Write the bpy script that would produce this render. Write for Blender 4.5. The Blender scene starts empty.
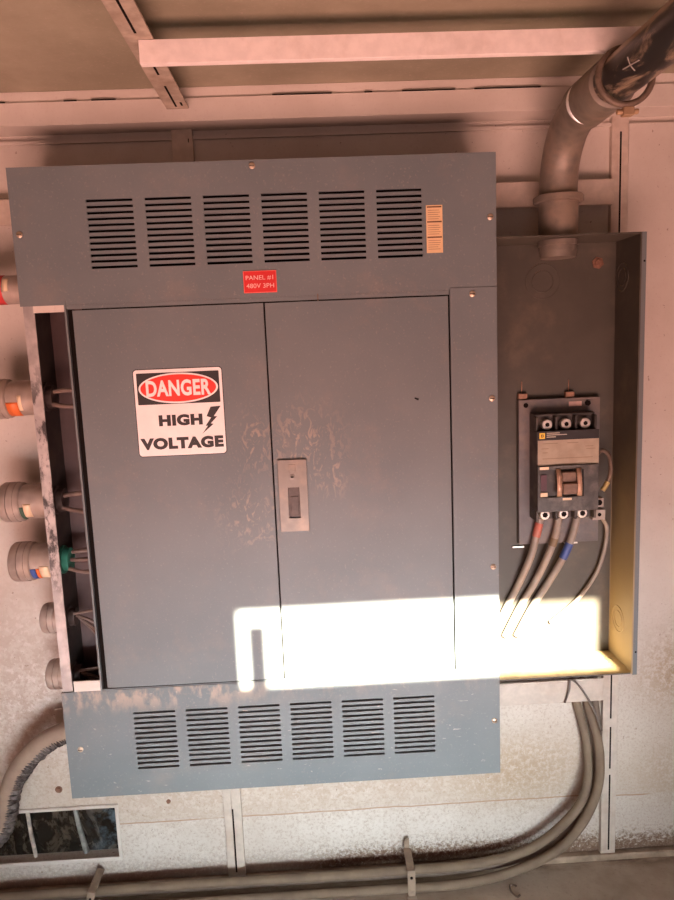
import bpy, bmesh, math, random
from mathutils import Vector, Matrix
random.seed(7)
scene = bpy.context.scene
COL = scene.collection

# ------------------------------------------------------------------ camera
cam_d = bpy.data.cameras.new('camera')
cam = bpy.data.objects.new('camera', cam_d)
COL.objects.link(cam)
cam_d.sensor_fit = 'VERTICAL'; cam_d.sensor_height = 36.0; cam_d.lens = 28.0
cam_d.clip_start = 0.02
R_ = ((0.99846, 0.045745, -0.031406), (-0.037722, 0.144476, -0.988789), (-0.040695, 0.98845, 0.145979))
mw = Matrix([(*R_[i], (0.50887, -1.28313, 0.85699)[i]) for i in range(3)] + [(0, 0, 0, 1)])
cam.matrix_world = mw
scene.camera = cam

# ------------------------------------------------------------------ world, sun, lamps, exposure
world = bpy.data.worlds.new('world'); scene.world = world
world.use_nodes = True
bg = world.node_tree.nodes['Background']
bg.inputs[0].default_value = (0.60, 0.70, 0.85, 1); bg.inputs[1].default_value = 1.0

SUN_UP, SUN_SIDE = 0.50, 0.10           # rise and sideways drift of the ray per metre towards the room front
sun_d = bpy.data.lights.new('sun', 'SUN'); sun_d.energy = 110.0; sun_d.color = (1.0, 0.90, 0.70); sun_d.angle = math.radians(0.75)
sun = bpy.data.objects.new('sun', sun_d); COL.objects.link(sun)
sun.rotation_euler = Vector((SUN_SIDE, -1.0, SUN_UP)).to_track_quat('Z', 'Y').to_euler()

def area(name, loc, target, sx, sy, energy, color, spread=180):
    d = bpy.data.lights.new(name, 'AREA'); d.shape = 'RECTANGLE'; d.size = sx; d.size_y = sy
    d.energy = energy; d.color = color; d.spread = math.radians(spread)
    o = bpy.data.objects.new(name, d); COL.objects.link(o)
    o.location = loc
    o.rotation_euler = (Vector(loc) - Vector(target)).to_track_quat('Z', 'Y').to_euler()
    return o
area('floor_bounce_fill', (0.45, -1.22, -0.12), (0.42, 0.05, 1.15), 1.9, 0.8, 15.0, (1.0, 0.52, 0.43), 90)  # added area light standing in for warm bounce off the floor
area('warm_fill', (0.35, -1.5, 0.45), (0.45, 0.1, 1.1), 1.6, 0.8, 5.0, (1.0, 0.55, 0.46))  # added pinkish fill from behind the camera, no fixture there
area('low_cool_fill', (0.70, -1.25, 0.0), (0.5, 0.15, 0.0), 1.3, 0.25, 5.0, (0.84, 0.95, 1.0), 64)  # added cool fill for the lower wall, no opening behind it

vs = scene.view_settings
scene.display_settings.display_device = 'sRGB'
vs.view_transform = 'Standard'; vs.look = 'None'; vs.gamma = 1.0; vs.use_curve_mapping = False
vs.exposure = 0.12

# ------------------------------------------------------------------ node helpers / materials
def newmat(name):
    m = bpy.data.materials.new(name); m.use_nodes = True
    nt = m.node_tree
    return m, nt, nt.nodes['Principled BSDF']
def N(nt, t, **kw):
    n = nt.nodes.new(t)
    for k, v in kw.items(): setattr(n, k, v)
    return n
def L(nt, a, b): nt.links.new(a, b)
def setin(nt, sock, v):
    if hasattr(v, 'is_output'): L(nt, v, sock)
    else: sock.default_value = v
def coords(nt): return N(nt, 'ShaderNodeTexCoord').outputs['Object']
def mapping(nt, v, scale=(1, 1, 1), loc=(0, 0, 0)):
    m = N(nt, 'ShaderNodeMapping'); L(nt, v, m.inputs[0]); m.inputs['Scale'].default_value = scale; m.inputs['Location'].default_value = loc
    return m.outputs[0]
def noise(nt, v, scale, detail=4, rough=0.55, dist=0.0):
    n = N(nt, 'ShaderNodeTexNoise'); L(nt, v, n.inputs['Vector'])
    n.inputs['Scale'].default_value = scale; n.inputs['Detail'].default_value = detail
    n.inputs['Roughness'].default_value = rough; n.inputs['Distortion'].default_value = dist
    return n.outputs['Fac']
def rng(nt, v, a, b, c=0.0, d=1.0, smooth=True):
    n = N(nt, 'ShaderNodeMapRange'); n.interpolation_type = 'SMOOTHSTEP' if smooth else 'LINEAR'
    L(nt, v, n.inputs['Value'])
    n.inputs['From Min'].default_value = a; n.inputs['From Max'].default_value = b
    n.inputs['To Min'].default_value = c; n.inputs['To Max'].default_value = d
    return n.outputs['Result']
def mth(nt, op, a, b=0.0, clamp=False):
    n = N(nt, 'ShaderNodeMath', operation=op); n.use_clamp = clamp
    setin(nt, n.inputs[0], a); setin(nt, n.inputs[1], b)
    return n.outputs[0]
def mix(nt, f, a, b):
    n = N(nt, 'ShaderNodeMix', data_type='RGBA')
    setin(nt, n.inputs['Factor'], f)
    setin(nt, n.inputs[6], a if hasattr(a, 'is_output') else (*a, 1)); setin(nt, n.inputs[7], b if hasattr(b, 'is_output') else (*b, 1))
    return n.outputs[2]
def bump(nt, bsdf, h, strength=0.2, dist=0.002):
    b = N(nt, 'ShaderNodeBump'); b.inputs['Strength'].default_value = strength; b.inputs['Distance'].default_value = dist
    L(nt, h, b.inputs['Height']); L(nt, b.outputs[0], bsdf.inputs['Normal'])
def xyz(nt, v):
    s = N(nt, 'ShaderNodeSeparateXYZ'); L(nt, v, s.inputs[0]); return s.outputs
def blob(nt, v, cx, cz, rx, rz):
    """soft elliptical region on the wall plane, 1 at its centre"""
    s = xyz(nt, v)
    a = mth(nt, 'DIVIDE', mth(nt, 'SUBTRACT', s[0], cx), rx); b = mth(nt, 'DIVIDE', mth(nt, 'SUBTRACT', s[2], cz), rz)
    r = mth(nt, 'SQRT', mth(nt, 'ADD', mth(nt, 'MULTIPLY', a, a), mth(nt, 'MULTIPLY', b, b)))
    return rng(nt, r, 0.0, 1.0, 1.0, 0.0)

def simple(name, c, rough=0.6, metal=0.0, var=0.12, scale=40.0, dust=None, dustamt=0.35, spec=0.5):
    m, nt, b = newmat(name); v = coords(nt)
    n = noise(nt, v, scale)
    col = mix(nt, rng(nt, n, 0.3, 0.7), tuple(x * (1 - var) for x in c), tuple(min(1, x * (1 + var)) for x in c))
    if dust:
        d = rng(nt, noise(nt, v, scale * 0.35, 6, 0.65), 0.45, 0.7, 0, dustamt)
        col = mix(nt, d, col, dust)
    L(nt, col, b.inputs['Base Color']); b.inputs['Roughness'].default_value = rough; b.inputs['Metallic'].default_value = metal; b.inputs['Specular IOR Level'].default_value = spec
    return m

DUST = (0.42, 0.29, 0.20)
def mat_panel(name='grey_panel_paint', smudges=False, lowdust=False):
    m, nt, b = newmat(name); v = coords(nt)
    base = mix(nt, rng(nt, noise(nt, v, 5, 5), 0.3, 0.7), (0.136, 0.160, 0.168), (0.162, 0.184, 0.190))
    base = mix(nt, rng(nt, noise(nt, v, 220, 2), 0.60, 0.75, 0, 0.25), base, (0.34, 0.32, 0.29))
    base = mix(nt, rng(nt, noise(nt, v, 9, 8, 0.7), 0.50, 0.78, 0, 0.16), base, DUST)
    if smudges:
        streak = noise(nt, mapping(nt, v, (1, 1, 0.6)), 62, 5, 0.6, 1.6)
        area_ = mth(nt, 'MAXIMUM', mth(nt, 'MAXIMUM', blob(nt, v, 0.49, 0.68, 0.11, 0.12), blob(nt, v, 0.535, 0.625, 0.06, 0.07)),
                    mth(nt, 'MAXIMUM', blob(nt, v, 0.385, 0.55, 0.09, 0.10), blob(nt, v, 0.40, 0.69, 0.06, 0.09)))
        s = mth(nt, 'MULTIPLY', rng(nt, streak, 0.50, 0.62), area_)
        base = mix(nt, mth(nt, 'MULTIPLY', s, 0.50), base, (0.44, 0.35, 0.27))
    if lowdust:
        z = xyz(nt, v)[2]
        d = mth(nt, 'MULTIPLY', rng(nt, z, 0.16, 0.215), rng(nt, noise(nt, mapping(nt, v, (1, 1, 0.5)), 38, 5, 0.6), 0.45, 0.62, 0, 0.8))
        d = mth(nt, 'MULTIPLY', d, rng(nt, xyz(nt, v)[0], 0.28, 0.42, 1, 0.25))
        base = mix(nt, d, base, (0.42, 0.32, 0.25))
        sc = noise(nt, mapping(nt, v, (0.7, 1, 2.2)), 90, 3, 0.5, 0.5)
        base = mix(nt, rng(nt, sc, 0.68, 0.74, 0, 0.5), base, (0.55, 0.48, 0.42))
    L(nt, base, b.inputs['Base Color'])
    b.inputs['Roughness'].default_value = 0.5
    b.inputs['Specular IOR Level'].default_value = 0.3
    bump(nt, b, noise(nt, v, 420, 2), 0.06, 0.0006)
    return m

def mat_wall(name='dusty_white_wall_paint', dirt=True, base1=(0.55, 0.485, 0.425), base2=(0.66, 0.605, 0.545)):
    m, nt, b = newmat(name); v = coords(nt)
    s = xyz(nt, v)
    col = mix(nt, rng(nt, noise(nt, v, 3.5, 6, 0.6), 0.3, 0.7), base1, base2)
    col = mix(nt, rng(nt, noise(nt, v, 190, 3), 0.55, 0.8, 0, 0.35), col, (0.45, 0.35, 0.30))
    if dirt:
        # scabby flaking left of the panel and under it
        fl = noise(nt, v, 46, 7, 0.68, 0.2)
        reg = mth(nt, 'MAXIMUM', blob(nt, v, -0.13, 0.10, 0.24, 0.42), mth(nt, 'MAXIMUM', blob(nt, v, 0.20, -0.10, 0.55, 0.14), blob(nt, v, 0.55, -0.11, 0.75, 0.11)))
        col = mix(nt, mth(nt, 'MULTIPLY', mth(nt, 'MULTIPLY', rng(nt, fl, 0.44, 0.54), reg), 0.55), col, (0.44, 0.33, 0.26))
        fl2 = noise(nt, v, 85, 5, 0.65, 0.2)
        col = mix(nt, mth(nt, 'MULTIPLY', mth(nt, 'MULTIPLY', rng(nt, fl2, 0.54, 0.62), reg), 0.6), col, (0.74, 0.69, 0.66))
        # brown staining right of the panel foot and at the right wall sheet
        st = mth(nt, 'MAXIMUM', blob(nt, v, 0.93, -0.10, 0.26, 0.15), mth(nt, 'MAXIMUM', blob(nt, v, 1.30, 0.12, 0.17, 0.16), mth(nt, 'MULTIPLY', blob(nt, v, 1.28, -0.12, 0.16, 0.14), 0.6)))
        sn = noise(nt, v, 80, 8, 0.78)
        col = mix(nt, mth(nt, 'MULTIPLY', mth(nt, 'MULTIPLY', rng(nt, sn, 0.38, 0.58), st), 0.95), col, (0.36, 0.25, 0.15))
        # splash-back grime above the floor
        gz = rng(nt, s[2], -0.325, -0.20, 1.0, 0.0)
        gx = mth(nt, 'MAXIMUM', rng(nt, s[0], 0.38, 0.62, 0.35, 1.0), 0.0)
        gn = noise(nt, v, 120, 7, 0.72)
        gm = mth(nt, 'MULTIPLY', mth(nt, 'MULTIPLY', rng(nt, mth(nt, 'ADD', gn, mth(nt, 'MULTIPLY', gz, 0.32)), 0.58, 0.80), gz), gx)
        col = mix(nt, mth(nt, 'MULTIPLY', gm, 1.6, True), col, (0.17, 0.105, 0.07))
        # rusty horizontal sheet seam
        wob = mth(nt, 'MULTIPLY', mth(nt, 'SUBTRACT', noise(nt, v, 12, 3), 0.5), 0.008)
        dz = mth(nt, 'ABSOLUTE', mth(nt, 'ADD', mth(nt, 'ADD', s[2], 0.170), wob))
        ln = mth(nt, 'MULTIPLY', rng(nt, dz, 0.0006, 0.0022, 1, 0), rng(nt, noise(nt, mapping(nt, v, (1, 1, 0.1)), 6, 3), 0.38, 0.5))
        col = mix(nt, mth(nt, 'MULTIPLY', ln, 0.8), col, (0.33, 0.16, 0.07))
        spk = mth(nt, 'MULTIPLY', rng(nt, noise(nt, v, 190, 6, 0.78), 0.47, 0.62), rng(nt, s[2], 0.05, 0.35, 0.55, 0.0))
        col = mix(nt, spk, col, (0.40, 0.31, 0.24))
        tanz = mth(nt, 'MULTIPLY', rng(nt, s[2], -0.172, -0.166), rng(nt, s[2], -0.10, 0.15, 0.35, 0.0))
        col = mix(nt, tanz, col, (0.48, 0.37, 0.27))
        # dark thin specks
        sp = noise(nt, v, 130, 2, 0.4)
        col = mix(nt, rng(nt, sp, 0.74, 0.78, 0, 0.6), col, (0.2, 0.12, 0.09))
    L(nt, col, b.inputs['Base Color']); b.inputs['Roughness'].default_value = 0.62
    b.inputs['Specular IOR Level'].default_value = 0.25
    h = mth(nt, 'ADD', noise(nt, v, 2.2, 3), mth(nt, 'MULTIPLY', noise(nt, v, 60, 5), 0.06))
    bump(nt, b, h, 0.35, 0.02)
    return m

def mat_galv(name='dusty_galvanised', c=(0.36, 0.33, 0.30), metal=0.45, dust=0.4, rough=0.48):
    m, nt, b = newmat(name); v = coords(nt)
    vo = N(nt, 'ShaderNodeTexVoronoi'); vo.inputs['Scale'].default_value = 55; L(nt, v, vo.inputs['Vector'])
    col = mix(nt, rng(nt, vo.outputs['Distance'], 0, 0.9), tuple(x * 0.82 for x in c), tuple(x * 1.12 for x in c))
    col = mix(nt, rng(nt, noise(nt, v, 14, 7, 0.65), 0.42, 0.7, 0, dust), col, (0.40, 0.29, 0.21))
    L(nt, col, b.inputs['Base Color']); b.inputs['Metallic'].default_value = metal; b.inputs['Roughness'].default_value = rough
    bump(nt, b, noise(nt, v, 160, 4), 0.15, 0.001)
    return m

def mat_lip():
    m, nt, b = newmat('scuffed_galvanised_edge'); v = coords(nt)
    z = xyz(nt, v)[2]
    col = mix(nt, rng(nt, noise(nt, v, 30, 5), 0.35, 0.65), (0.36, 0.335, 0.32), (0.50, 0.465, 0.445))
    oil = mth(nt, 'MULTIPLY', rng(nt, noise(nt, mapping(nt, v, (1, 1, 0.5)), 42, 6, 0.7), 0.46, 0.58), rng(nt, mth(nt, 'ABSOLUTE', mth(nt, 'SUBTRACT', z, 0.63)), 0.12, 0.26, 1, 0.12))
    col = mix(nt, oil, col, (0.05, 0.045, 0.045))
    L(nt, col, b.inputs['Base Color']); b.inputs['Metallic'].default_value = 0.3; b.inputs['Roughness'].default_value = 0.5
    return m

def mat_glass_dark():
    m, nt, b = newmat('grimy_dark_glass'); v = coords(nt)
    g = noise(nt, mapping(nt, v, (1, 1, 0.6)), 22, 7, 0.7, 0.6)
    col = mix(nt, rng(nt, g, 0.45, 0.7), (0.012, 0.011, 0.009), (0.10, 0.075, 0.05))
    bl = mth(nt, 'MULTIPLY', rng(nt, noise(nt, v, 30, 6, 0.7), 0.45, 0.65), rng(nt, xyz(nt, v)[0], -0.06, 0.03))
    col = mix(nt, mth(nt, 'MULTIPLY', bl, 0.6), col, (0.16, 0.22, 0.26))
    L(nt, col, b.inputs['Base Color']); L(nt, rng(nt, g, 0.4, 0.7, 0.12, 0.5), b.inputs['Roughness'])
    return m

def mat_floor():
    m, nt, b = newmat('dusty_floor'); v = coords(nt)
    col = mix(nt, rng(nt, noise(nt, v, 7, 7, 0.65), 0.32, 0.68), (0.34, 0.26, 0.195), (0.47, 0.375, 0.29))
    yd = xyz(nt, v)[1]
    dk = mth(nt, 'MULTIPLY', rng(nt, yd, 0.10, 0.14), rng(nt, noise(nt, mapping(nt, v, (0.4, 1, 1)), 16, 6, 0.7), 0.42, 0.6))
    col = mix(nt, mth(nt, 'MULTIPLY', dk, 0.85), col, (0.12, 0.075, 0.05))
    col = mix(nt, rng(nt, noise(nt, v, 150, 3), 0.6, 0.75, 0, 0.4), col, (0.2, 0.14, 0.1))
    L(nt, col, b.inputs['Base Color']); b.inputs['Roughness'].default_value = 0.9
    bump(nt, b, noise(nt, v, 60, 6), 0.4, 0.004)
    return m

def mat_blackpipe():
    m, nt, b = newmat('black_coated_pipe'); v = coords(nt)
    n = noise(nt, mapping(nt, v, (1, 0.3, 1)), 26, 6, 0.7, 0.8)
    col = mix(nt, rng(nt, n, 0.52, 0.66, 0, 0.9), (0.018, 0.016, 0.015), (0.30, 0.22, 0.15))
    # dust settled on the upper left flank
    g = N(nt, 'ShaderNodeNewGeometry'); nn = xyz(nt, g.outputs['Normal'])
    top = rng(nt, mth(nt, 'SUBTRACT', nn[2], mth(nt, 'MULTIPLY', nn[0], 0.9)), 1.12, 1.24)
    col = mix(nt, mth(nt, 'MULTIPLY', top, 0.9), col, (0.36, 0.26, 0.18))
    L(nt, col, b.inputs['Base Color']); b.inputs['Roughness'].default_value = 0.38
    return m

PANEL = mat_panel(); PANEL_SM = mat_panel('grey_door_paint', smudges=True); PANEL_LOW = mat_panel('grey_lower_cover_paint', lowdust=True)
WALL = mat_wall(); PLAIN = mat_wall('dusty_white_trim_paint', dirt=False)
DULLWALL = mat_wall('dim_brown_wall', dirt=False, base1=(0.20, 0.14, 0.11), base2=(0.27, 0.20, 0.16))
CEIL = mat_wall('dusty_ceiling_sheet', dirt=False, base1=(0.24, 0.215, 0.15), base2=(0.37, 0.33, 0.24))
STRUT = simple('cream_strut_paint', (0.54, 0.46, 0.39), 0.55, 0.0, 0.08, 60, DUST, 0.35)
BEAM = simple('dirty_cream_beam', (0.40, 0.33, 0.26), 0.6, 0.0, 0.2, 40, (0.25, 0.18, 0.12), 0.5)
BARM = simple('pale_rail_paint', (0.82, 0.73, 0.69), 0.55, 0.0, 0.05, 60, DUST, 0.2)
GALV = mat_galv(); GALV_IN = mat_galv('dark_galvanised_inside', (0.05, 0.038, 0.034), 0.2, 0.12, 0.6)
HUB = mat_galv('dusty_cast_hub', (0.38, 0.32, 0.28), 0.25, 0.5, 0.5)
LIP = mat_lip()
def mat_box():
    m, nt, b = newmat('dusty_dark_box_paint_sun_bounce'); v = coords(nt)
    col = mix(nt, rng(nt, noise(nt, v, 12, 5), 0.3, 0.7), (0.058, 0.050, 0.038), (0.072, 0.063, 0.048))
    col = mix(nt, rng(nt, noise(nt, v, 8, 7, 0.65), 0.48, 0.75, 0, 0.25), col, (0.30, 0.22, 0.14))
    z = xyz(nt, v)[2]; x = xyz(nt, v)[0]
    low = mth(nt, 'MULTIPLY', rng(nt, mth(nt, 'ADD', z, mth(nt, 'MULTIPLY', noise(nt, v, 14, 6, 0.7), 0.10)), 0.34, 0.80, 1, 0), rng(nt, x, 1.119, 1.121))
    col = mix(nt, mth(nt, 'MULTIPLY', low, 0.75), col, (0.42, 0.31, 0.16))  # tan low on the right inner wall paints in bounced sunlight
    g = N(nt, 'ShaderNodeNewGeometry'); up = rng(nt, xyz(nt, g.outputs['Normal'])[2], 0.6, 0.8)
    col = mix(nt, mth(nt, 'MULTIPLY', up, rng(nt, noise(nt, v, 30, 5), 0.3, 0.55, 0.55, 0.95)), col, (0.50, 0.36, 0.18))
    L(nt, col, b.inputs['Base Color']); b.inputs['Roughness'].default_value = 0.55
    return m
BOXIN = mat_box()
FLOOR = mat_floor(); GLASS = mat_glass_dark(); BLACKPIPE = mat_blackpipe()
DARK = simple('dark_recess', (0.010, 0.008, 0.007), 0.9, spec=0.05)
BLACK = simple('black_ink', (0.018, 0.015, 0.015), 0.5)
WHITE = simple('white_sign_vinyl', (0.84, 0.80, 0.78), 0.4, 0, 0.03)
RED = simple('red_sign_vinyl', (0.74, 0.035, 0.02), 0.4, 0, 0.04)
REDPLATE = simple('red_engraved_plate', (0.62, 0.03, 0.03), 0.35, 0, 0.05)
PALE = simple('pale_engraving', (0.78, 0.55, 0.50), 0.5)
TAN = simple('tan_label', (0.72, 0.50, 0.28), 0.55, 0, 0.05)
ORANGE = simple('orange_sticker', (0.75, 0.17, 0.04), 0.5, 0, 0.06)
CREAM = simple('cream_tag', (0.78, 0.62, 0.42), 0.5, 0, 0.06)
REDTAPE = simple('red_tape', (0.60, 0.05, 0.05), 0.5)
DULLRED = simple('dusty_red_tape', (0.50, 0.14, 0.10), 0.6, 0, 0.1, 60, DUST, 0.4)
BLUETAPE = simple('blue_tape', (0.04, 0.08, 0.26), 0.5)
BROWNTAPE = simple('brown_tape', (0.20, 0.14, 0.08), 0.6)
GREENP = simple('green_bushing', (0.04, 0.24, 0.17), 0.5)
DARKGREEN = simple('dark_green_tape', (0.04, 0.09, 0.06), 0.5)
WIRE = simple('dusty_wire_sheath', (0.15, 0.105, 0.088), 0.6, 0, 0.15, 50, DUST, 0.35)
GREYWIRE = simple('dusty_grey_cable', (0.27, 0.235, 0.20), 0.55, 0, 0.1, 40, DUST, 0.5)
CABLE = simple('dust_coated_cable', (0.19, 0.135, 0.09), 0.75, 0, 0.1, 30, (0.13, 0.09, 0.065), 0.5)
SCREW = simple('screw_head', (0.50, 0.40, 0.30), 0.4, 0.6)
RUST = simple('rusty_bolt', (0.22, 0.11, 0.07), 0.8, 0.2, 0.25, 120)
LATCH = simple('brushed_latch_plate', (0.17, 0.15, 0.13), 0.42, 0.35, 0.08, 50, DUST, 0.3)
LATCHIN = simple('latch_recess', (0.07, 0.05, 0.042), 0.5, 0.2, 0.25, 90)
BREAKER = simple('dusty_black_breaker', (0.035, 0.030, 0.026), 0.5, 0, 0.2, 60, (0.24, 0.19, 0.15), 0.4)
SMOKE = simple('dusty_smoked_cover', (0.055, 0.05, 0.045), 0.4, 0, 0.3, 70, (0.22, 0.19, 0.16), 0.5)
BLABEL = simple('tan_breaker_label', (0.38, 0.31, 0.225), 0.55, 0, 0.08, 50, (0.25, 0.18, 0.12), 0.4)
YELLOW = simple('yellow_mark', (0.80, 0.52, 0.06), 0.5)
SILVER = simple('lug_metal', (0.62, 0.58, 0.53), 0.4, 0.5, 0.12, 90)
RUSTCOPPER = simple('rusty_copper_tab', (0.30, 0.17, 0.11), 0.55, 0.3, 0.2, 90)
COPPER = simple('copper_strap', (0.62, 0.40, 0.28), 0.4, 0.45, 0.15, 90)
TOGGLE = simple('brown_toggle', (0.17, 0.10, 0.065), 0.5, 0, 0.2, 80)
PURPLE = simple('dark_maroon_inset', (0.07, 0.02, 0.03), 0.5)
BRASS = simple('brass_tip', (0.62, 0.48, 0.20), 0.4, 0.5)
JACKET = simple('dusty_tan_jacket', (0.27, 0.20, 0.15), 0.75, 0, 0.1, 30, (0.33, 0.23, 0.17), 0.5)
CORE = simple('torn_dark_core', (0.10, 0.085, 0.08), 0.55, 0.3, 0.6, 120, (0.35, 0.30, 0.27), 0.5)
DULLIRON = simple('dull_iron', (0.16, 0.115, 0.085), 0.6, 0.3, 0.25, 60, DUST, 0.4)
PIPEGALV = mat_galv('weathered_galvanised_pipe', (0.20, 0.17, 0.14), 0.3, 0.45, 0.5)
BRIGHT = simple('bright_bare_metal', (0.85, 0.84, 0.82), 0.3, 0.6, 0.05)

# ------------------------------------------------------------------ mesh builder
class MB:
    def __init__(self): self.bm = bmesh.new(); self.mi = 0
    def _tag(self, faces):
        for f in faces: f.material_index = self.mi
    def box(self, x0, x1, y0, y1, z0, z1, m=None):
        r = bmesh.ops.create_cube(self.bm, size=1.0)
        vs_ = r['verts']
        for v in vs_:
            v.co = Vector(((x0 + x1) / 2 + v.co.x * (x1 - x0), (y0 + y1) / 2 + v.co.y * (y1 - y0), (z0 + z1) / 2 + v.co.z * (z1 - z0)))
            if m is not None: v.co = m @ v.co
        self._tag({f for v in vs_ for f in v.link_faces}); return self
    def ring(self, c, ax, u, r, n, squash=1.0):
        w = ax.cross(u)
        return [self.bm.verts.new(c + u * (math.cos(2 * math.pi * i / n) * r) + w * (math.sin(2 * math.pi * i / n) * r * squash)) for i in range(n)]
    def tube(self, pts, r, n=16, cap=True, closed=False):
        pts = [Vector(p) for p in pts]; k = len(pts)
        rs = r if isinstance(r, (list, tuple)) else [r] * k
        tang = []
        for i in range(k):
            a = pts[(i - 1) % k] if (closed or i > 0) else pts[i]; b = pts[(i + 1) % k] if (closed or i < k - 1) else pts[i]
            tang.append((b - a).normalized())
        u = tang[0].orthogonal().normalized(); rings = []
        for i in range(k):
            u = (u - tang[i] * u.dot(tang[i])); u = u.normalized() if u.length > 1e-6 else tang[i].orthogonal().normalized()
            rings.append(self.ring(pts[i], tang[i], u, rs[i], n))
        fs = []
        for i in range(k if closed else k - 1):
            A, B = rings[i], rings[(i + 1) % k]
            for j in range(n): fs.append(self.bm.faces.new((A[j], A[(j + 1) % n], B[(j + 1) % n], B[j])))
        for f in fs: f.smooth = True
        if cap and not closed:
            fs.append(self.bm.faces.new(rings[0][::-1])); fs.append(self.bm.faces.new(rings[-1]))
        self._tag(fs); return self
    def lathe(self, o, ax, prof, n=28, flat=False):
        """prof: list of (distance along axis, radius)"""
        o = Vector(o); ax = Vector(ax).normalized(); u = ax.orthogonal().normalized(); rings = []
        for d, r in prof: rings.append(self.ring(o + ax * d, ax, u, max(r, 1e-5), n))
        fs = []
        for A, B in zip(rings, rings[1:]):
            for j in range(n):
                f = self.bm.faces.new((A[j], A[(j + 1) % n], B[(j + 1) % n], B[j])); f.smooth = not flat; fs.append(f)
        fs.append(self.bm.faces.new(rings[0][::-1])); fs.append(self.bm.faces.new(rings[-1]))
        self._tag(fs); return self
    def prism(self, poly, y0, y1):
        """polygon in x,z extruded along y"""
        a = [self.bm.verts.new((x, y0, z)) for x, z in poly]; b = [self.bm.verts.new((x, y1, z)) for x, z in poly]; n = len(poly)
        fs = [self.bm.faces.new(a), self.bm.faces.new(b[::-1])]
        for i in range(n): fs.append(self.bm.faces.new((a[i], b[i], b[(i + 1) % n], a[(i + 1) % n])))
        self._tag(fs); return self
    def holed(self, xs, zs, hole, y0, y1):
        """plate in x,z with rectangular holes, thickness y0..y1"""
        V = {}
        def g(i, j, s):
            k = (i, j, s)
            if k not in V: V[k] = self.bm.verts.new((xs[i], (y0, y1)[s], zs[j]))
            return V[k]
        nx, nz = len(xs) - 1, len(zs) - 1
        S = lambda i, j: 0 <= i < nx and 0 <= j < nz and not hole((xs[i] + xs[i + 1]) / 2, (zs[j] + zs[j + 1]) / 2)
        fs = []
        for i in range(nx):
            for j in range(nz):
                if not S(i, j): continue
                fs.append(self.bm.faces.new((g(i, j, 0), g(i + 1, j, 0), g(i + 1, j + 1, 0), g(i, j + 1, 0))))
                fs.append(self.bm.faces.new((g(i, j, 1), g(i, j + 1, 1), g(i + 1, j + 1, 1), g(i + 1, j, 1))))
                if not S(i - 1, j): fs.append(self.bm.faces.new((g(i, j, 0), g(i, j + 1, 0), g(i, j + 1, 1), g(i, j, 1))))
                if not S(i + 1, j): fs.append(self.bm.faces.new((g(i + 1, j, 0), g(i + 1, j, 1), g(i + 1, j + 1, 1), g(i + 1, j + 1, 0))))
                if not S(i, j - 1): fs.append(self.bm.faces.new((g(i, j, 0), g(i, j, 1), g(i + 1, j, 1), g(i + 1, j, 0))))
                if not S(i, j + 1): fs.append(self.bm.faces.new((g(i, j + 1, 0), g(i + 1, j + 1, 0), g(i + 1, j + 1, 1), g(i, j + 1, 1))))
        self._tag(fs); return self
    def build(self, name, mats, parent=None, bev=0.0, seg=2):
        bmesh.ops.recalc_face_normals(self.bm, faces=self.bm.faces)
        me = bpy.data.meshes.new(name); self.bm.to_mesh(me); self.bm.free(); me.set_sharp_from_angle(angle=math.radians(38))
        for m in (mats if isinstance(mats, (list, tuple)) else [mats]): me.materials.append(m)
        o = bpy.data.objects.new(name, me); COL.objects.link(o)
        if parent is not None: attach(o, parent)
        if bev:
            b = o.modifiers.new('bevel', 'BEVEL'); b.width = bev; b.segments = seg; b.limit_method = 'ANGLE'; b.angle_limit = math.radians(40)
        return o
def worldloc(p):
    t = Vector((0, 0, 0))
    while p is not None: t += p.location; p = p.parent
    return t
def attach(o, parent):
    o.parent = parent
    o.matrix_parent_inverse = Matrix.Translation(-(worldloc(parent) if parent.type == 'EMPTY' else Vector((0, 0, 0))))
def tag(o, label=None, cat=None, group=None, kind=None):
    if label: o['label'] = label
    if cat: o['category'] = cat
    if group: o['group'] = group
    if kind: o['kind'] = kind
    return o
def thing(name, label, cat, loc, group=None):
    o = bpy.data.objects.new(name, None); COL.objects.link(o); o.location = loc; o.empty_display_size = 0.05
    return tag(o, label, cat, group)
def struct(o): o['kind'] = 'structure'; return o
def smooth(pts, k=8):
    """Catmull-Rom through pts"""
    P = [Vector(p) for p in pts]; P = [P[0] * 2 - P[1]] + P + [P[-1] * 2 - P[-2]]; out = []
    for i in range(1, len(P) - 2):
        for s in range(k):
            t = s / k; a, b, c, d = P[i - 1:i + 3]
            out.append(0.5 * ((2 * b) + (c - a) * t + (2 * a - 5 * b + 4 * c - d) * t * t + (3 * b - a - 3 * c + d) * t ** 3))
    out.append(P[-2]); return out
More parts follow.
